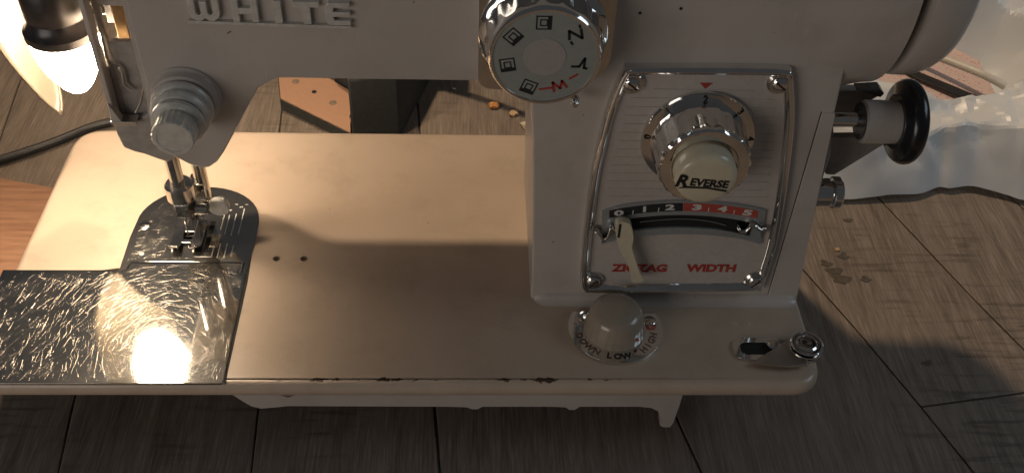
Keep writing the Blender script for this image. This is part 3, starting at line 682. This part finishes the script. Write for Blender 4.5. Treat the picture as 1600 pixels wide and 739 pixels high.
def zig(pts, t=.85):
    out = []
    for a, b in zip(pts, pts[1:]):
        a, b = Vector(a), Vector(b); n_ = Vector((-(b-a).y, (b-a).x)).normalized()*t/2; e = (b-a).normalized()*t*.3
        out.append([tuple(a-e-n_), tuple(b+e-n_), tuple(b+e+n_), tuple(a-e+n_)])
    return out
glyph('dial_symbol', BLACK, 900, 55, zig([(-2.2, -1.9), (-2.5, 1.5), (2.3, -1.3), (1.6, 2.2)], .95)+zig([(1.3, 2.9), (.9, 3.9)], .8)+zig([(-1.6, -2.9), (-.9, -3.9)], .8), 0)
glyph('dial_symbol', BLACK, 908, 101, zig([(-3.2, -1.2), (-.6, -1.0), (1.0, 2.6), (1.2, -1.4), (2.2, -1.6)], .9), -4)
glyph('dial_symbol', RED, 875, 134, zig([(-2.6, -2.0), (-2.4, 2.0), (-.2, -1.2), (1.0, 1.9), (2.3, -1.2)], .95), 14)
glyph('dial_symbol', RED, 853, 139, zig([(-2.4, 0), (2.2, .3)], .8), 6); glyph('dial_symbol', RED, 896, 120, zig([(-1.6, 0), (1.6, 0)], .8), 34)

# drop-feed knob
KC = (281.6, 30.5)
ring_o = [(KC[0]+21.6*math.cos(a), KC[1]+20.5*math.sin(a)) for a in [R(150+i*240/48) for i in range(49)]]
ring_o = [(x, min(y, 42.6)) for x, y in ring_o]
rp = MB().sheet(rounded(ring_o, 0), 0, 1.9).build('feed_ring', CHROME, mach, 1.8, 40, 5)
for px, py in ((906, 503), (1015, 501)):
    p = at(px, py, z=1.9); MB().lathe((p.x, p.y, 1.6), 'z', [(0, 2.9), (.5, 2.8), (.9, 2.2), (.95, .1)], 24).build('ring_screw', CHROME_W, rp, 0, 35)
MB().lathe((KC[0]-.4, KC[1], 0), 'z', [(1.5, 14.0), (2.8, 13.8), (6, 13.3), (11, 12.3), (13.2, 11.3), (14.8, 9), (15.7, 5.5), (16, .1)], 96,
    lambda k, a: 1+(.012*math.sin(a*24) if 1 <= k <= 2 else 0)).build('feed_knob', KNOBPL, mach, 0, 50)
MB().lathe((KC[0]+8.2, KC[1]-10.4, 5.5), 'z', [(0, .9), (.9, .1)], 10).build('knob_dot', RED, rp)
for s_, angs in (('DOWN', (196, 209, 222, 236)), ('LOW', (256, 268, 281)), ('HIGH', (311, 322, 333, 345))):
    for ch, an in zip(s_, angs):
        d = Vector((math.cos(R(an)), math.sin(R(an)), 0)); c = Vector((KC[0]+d.x*17.4, KC[1]+d.y*16.8, 1.92))
        text('ring_letter', ch, RUST if s_ != 'LOW' else BLACK, rp, c, (-d.y, d.x, 0), -d, 3.4, None, .05, .04)

# bobbin thread tensioner on the bed's right end
so_ = rounded([(333.6, 12.4), (360, 12.4), (360, 25.4), (333.6, 25.4)], 6.4, 8); si_ = rounded([(337, 15.4), (357, 15.4), (357, 22.6), (337, 22.6)], 3.5, 6)
spl = MB().sheet(so_, 0, 1.3, 'z', [si_]).build('slot_plate', CHROME, mach, .5, 40, 3)
MB().sheet(inset(si_, -.5), .02, .12).build('slot_floor', DARK, spl)
MB().lathe((352.5, 20.6, .1), 'z', [(0, 3.2), (2.2, 3.0), (3.2, 2), (3.3, .1)], 24).build('slot_screw', CHROME_W, spl, 0, 35)
lv_ = xy([(1179, 567), (1184, 560), (1208, 546), (1226, 534), (1246, 528), (1262, 528), (1262, 570), (1238, 573), (1200, 570)], 3.0)
tl = MB().sheet(lv_, 2.2, 3.4).build('tension_lever', metal('brown_metal', (.60, .54, .47), .3, 0, 1), mach, .3)
tp_ = xy([(1179, 567), (1226, 534), (1247, 527)], 3.0)
pv = at(1259, 551, z=8)
MB().lathe((366.2, 18.2, 0), 'z', [(0, 7.0), (1.6, 7.2), (2.0, 6.8)], 40).build('stud_foot', CHROME_W, tl)
MB().lathe((366.2, 18.2, 0), 'z', [(3.4, 7.4), (3.7, 7.7), (4.2, 7.5), (4.4, 5), (5.0, 5), (5.2, 7.0), (5.6, 7.4), (6.0, 6.9), (6.2, 5.6), (6.0, 4.8), (6.5, 4.0), (6.6, 2.2), (6.4, .1)], 48).build('tension_stud', CHROME, tl, 0, 25)

# ------------------------------------------------------------------ things on the table
def cord(name, pts, r, mat, label, cat):
    return tag(MB().tube(smooth_line(pts, 8), r, 14).build(name, mat, None, 0, 60), label, cat)
def T_(px, py, h=0): p = at(px, py, z=T+h); return (p.x, p.y, p.z)
# case behind the arm
f = [(432, 96), (434, 122), (437, 154), (548, 208), (548, 141), (521, 125), (480, 104)]
top_ = xy(f, T+9)
case = thing('black_case', (150, 270, T), 'black case with tan side panel and three rivets behind the arm', 'case')
MB().sheet(top_, T+.4, T+8).build('case_edge', BLKBOX, case, .6)
pn = MB().sheet(inset(top_[::-1] if not cc(top_) else top_, .6), T+8, T+9).build('side_panel', PINK, case, .3)
for px, py, r in ((462, 128, 2.4), (491, 144, 1.6), (520, 161, 2.4)):
    p = at(px, py, z=T+9); MB().lathe((p.x, p.y, T+8.8), 'z', [(0, r), (.5, r*.95), (.7, .1)], 24).build('rivet' if r > 2 else 'screw_hole', BRASS if r > 2 else DARK, case)
bx = xy([(550, 210), (550, 141), (520, 120), (600, 100), (628, 205)], T+9)
MB().sheet([bx[0], bx[1], bx[2], (bx[2][0]+44, bx[2][1]+36), (196, 322), (172, 232)], T+.4, T+48).build('case_body', BLKBOX, case, 2, 40, 3)
MB().box(160, 206, 296, 350, T+.4, T+62).build('case_block', BLKBOX, case, 2, 40, 3)
MB().box(141, 143, 233.2, 236, T+1, T+14).build('case_clip', CHROME_W, case)
MB().box(147, 149.5, 233.2, 236, T+1, T+11).build('case_clip', GREASE, case)
cord('power_cord', [(168, 316, T+40), (186, 302, T+60), (203, 294, T+62), (220, 285, T+60), (243, 270, T+58), (275, 246, T+60), (330, 210, T+70), (350, 170, T+90)], 2.9, CORD, 'black power cord arching behind the arm above the table', 'cord')
cord('lead_cord', [T_(-60, 262, 3), T_(0, 250, 3), T_(80, 224, 3), T_(140, 200, 3), T_(176, 190, 3), T_(230, 176, 3), T_(330, 150, 3)], 2.7, CORD, 'black cord lying on the table behind the lamp and the left end of the bed', 'cord')
tag(MB().sheet(xy([(-90, 262), (0, 277), (70, 290), (200, 318), (160, 520), (-120, 520)], T+12), T+.3, T+12).build('wooden_board', WOOD2, None, 1), 'reddish brown wooden board lying on the table left of the machine', 'board')
def lump(px, py, r, mat, label, k):
    p = at(px, py, z=T); bm = bmesh.new(); bmesh.ops.create_icosphere(bm, subdivisions=2, radius=r*S)
    for v in bm.verts: v.co *= 1+.45*noise.noise(v.co*900+Vector((k*7, k, 0))); v.co.z *= .7; v.co.x *= 1.2
    me = bpy.data.meshes.new('crumb'); bm.to_mesh(me); bm.free(); me.materials.append(mat)
    o = link('crumb', me, None, 0, 0); o.location = Vector((p.x, p.y, T+r*.55))*S; tag(o, label, 'crumb', 'crumbs on the table')
lump(772, 168, 3.0, CRUMB, 'orange crumb on the planks behind the arm, left of the pale crumb', 1)
lump(802, 180, 2.5, CRUMB2, 'pale tan crumb on the planks between the orange crumb and the paper scrap', 2)
lump(709, 140, 1.0, WHITEINK, 'tiny whitish crumb on the planks right of the black case', 3)
lump(1308, 391, 1.3, CRUMB2, 'tiny yellowish crumb on the planks right of the pillar', 4)
m = MB(); P_ = [Vector(T_(812, 193, 1)), Vector(T_(834, 186, 3)), Vector(T_(860, 180, 1)), Vector(T_(862, 206, 1)), Vector(T_(826, 210, .6)), Vector(T_(826, 198, 5)), Vector(T_(838, 197, .8))]
m.add(P_, [(0, 5, 4), (0, 1, 5), (1, 6, 5), (5, 6, 4), (1, 2, 6), (6, 2, 3), (6, 3, 4)])
o = m.build('paper_scrap', SCRAP, None, 0, 0); s_ = o.modifiers.new('t', 'SOLIDIFY'); s_.thickness = .0003
tag(o, 'crumpled cream paper scrap on the table behind the pillar', 'paper')

# crumpled plastic bag
front = smooth_line(xy([(1240, 322), (1280, 318), (1330, 318), (1380, 315), (1430, 312), (1462, 301), (1480, 303), (1510, 300), (1540, 306), (1570, 313), (1600, 321), (1680, 330)], T), 4)
def fy(x):
    for (xa, ya), (xb, yb) in zip(front, front[1:]):
        if xa <= x <= xb: return ya+(yb-ya)*(x-xa)/(xb-xa)
    return front[-1][1] if x > front[-1][0] else front[0][1]
def ridge(p, f, o):
    return 1-abs(noise.noise(Vector((p[0]*f, p[1]*f, o))))*2
rb = random.Random(11); FOLDS = []
for wl, amp, cnt in ((130, 15, 4), (78, 15, 5), (46, 10, 5), (25, 4.6, 5), (12, .8, 3)):
    for _ in range(cnt):
        an = rb.gauss(1.25, .75); FOLDS.append((math.cos(an)/wl, math.sin(an)/wl, rb.random(), amp, rb.uniform(0, 90), wl))
def bag_h(x, y):
    wx = x+16*noise.noise(Vector((x*.013, y*.013, 3))); wy = y+16*noise.noise(Vector((x*.013, y*.013, 9)))
    h = 0
    for a_, b_, ph, amp, so, wl in FOLDS:                     # straight creases meeting at angles
        t = (wx*a_+wy*b_+ph) % 1.0; t = t/.2 if t < .2 else (1-t)/.8
        k_ = noise.noise(Vector((x/wl*.55, y/wl*.55, so)))*1.2+.65
        h += amp*t*max(.15, min(1.2, k_))
    return h
hole = xy([(1385, 128), (1440, 100), (1490, 60), (1530, 84), (1560, 120), (1552, 146), (1490, 146), (1420, 148)], T+14)
m = MB(); step = 2.0; X0, X1, nx = 372.0, 760.0, 0; nx = int((X1-X0)/step); ny = 190
vs = []; rowsz = []
for i in range(nx+1):
    x = X0+i*step; y0 = fy(x)
    for j in range(ny+1):
        y = y0 + (560-y0)*(j/ny)**1.15
        d_ = y-y0; h = bag_h(x, y)
        body_h = 13*min(1, d_/60)**.8 + (22 if y > 330 else 0)*min(1, max(0, (y-330)/50))
        lo = min(1, max(.0, (x-X0)/45))                       # low beside the machine
        low_gap = 1
        for cx, cy, rx, ry in ((524, 288, 66, 50), (470, 286, 56, 36)):
            q = ((x-cx)/rx)**2+((y-cy)/ry)**2; low_gap = min(low_gap, max(.05, (q-.6)/.9))
        vs.append((x, y, T+.8+max(.0, (h*.46*(.12+.88*min(1, d_/18)) + body_h)*(.35+.65*lo)*low_gap)))
fs = []
for i in range(nx):
    for j in range(ny):
        a = i*(ny+1)+j; cx = vs[a][0]+step/2; cy = (vs[a][1]+vs[a+1][1])/2
        fs.append((a, a+ny+1, a+ny+2, a+1))
m.add(vs, fs); bag = m.build('plastic_bag', BAG, None, 0, 5)
tag(bag, 'crumpled translucent white plastic bag on the table right of the machine', 'bag')
tag(MB().sheet(xy([(1340, 150), (1400, 76), (1470, 66), (1530, 96), (1556, 150), (1440, 182)], T+10), T+10, T+10.4).build('paper_sheet', PAPER), 'pink printed paper sheet under the bag behind the handwheel', 'paper')
cord('white_cord', [T_(1400, 70, 20), T_(1440, 80, 22), T_(1486, 97, 24), T_(1536, 117, 26), T_(1570, 135, 22)], 2.6, WCORD, 'white cord running from behind the handwheel into the plastic bag', 'cord')
s_ = [T_(1400, 100, 12), T_(1436, 121, 12), T_(1490, 143, 13), T_(1530, 160, 12)]
m = MB()
for k_, (x, y, z) in enumerate(s_): pass
n_ = Vector((.5, .86, 0)).normalized()*4.2
vs = []
for p in s_: p = Vector(p); vs += [p-n_, p+n_, p+n_+Vector((0, 0, 1.4)), p-n_+Vector((0, 0, 1.4))]
m.add(vs, [(4*i+j, 4*i+(j+1) % 4, 4*i+4+(j+1) % 4, 4*i+4+j) for i in range(3) for j in range(4)]+[(0, 1, 2, 3), (12, 13, 14, 15)])
tag(m.build('black_strap', CORD, None, .3), 'short flat black strap on the pink paper behind the winder tyre', 'strap')
tag(MB().sheet(xy([(1290, 226), (1310, 130), (1410, 120), (1400, 226)], T), T+9, T+9.4).build('printed_label', WPAPER), 'white printed paper lying under the bobbin winder', 'paper')
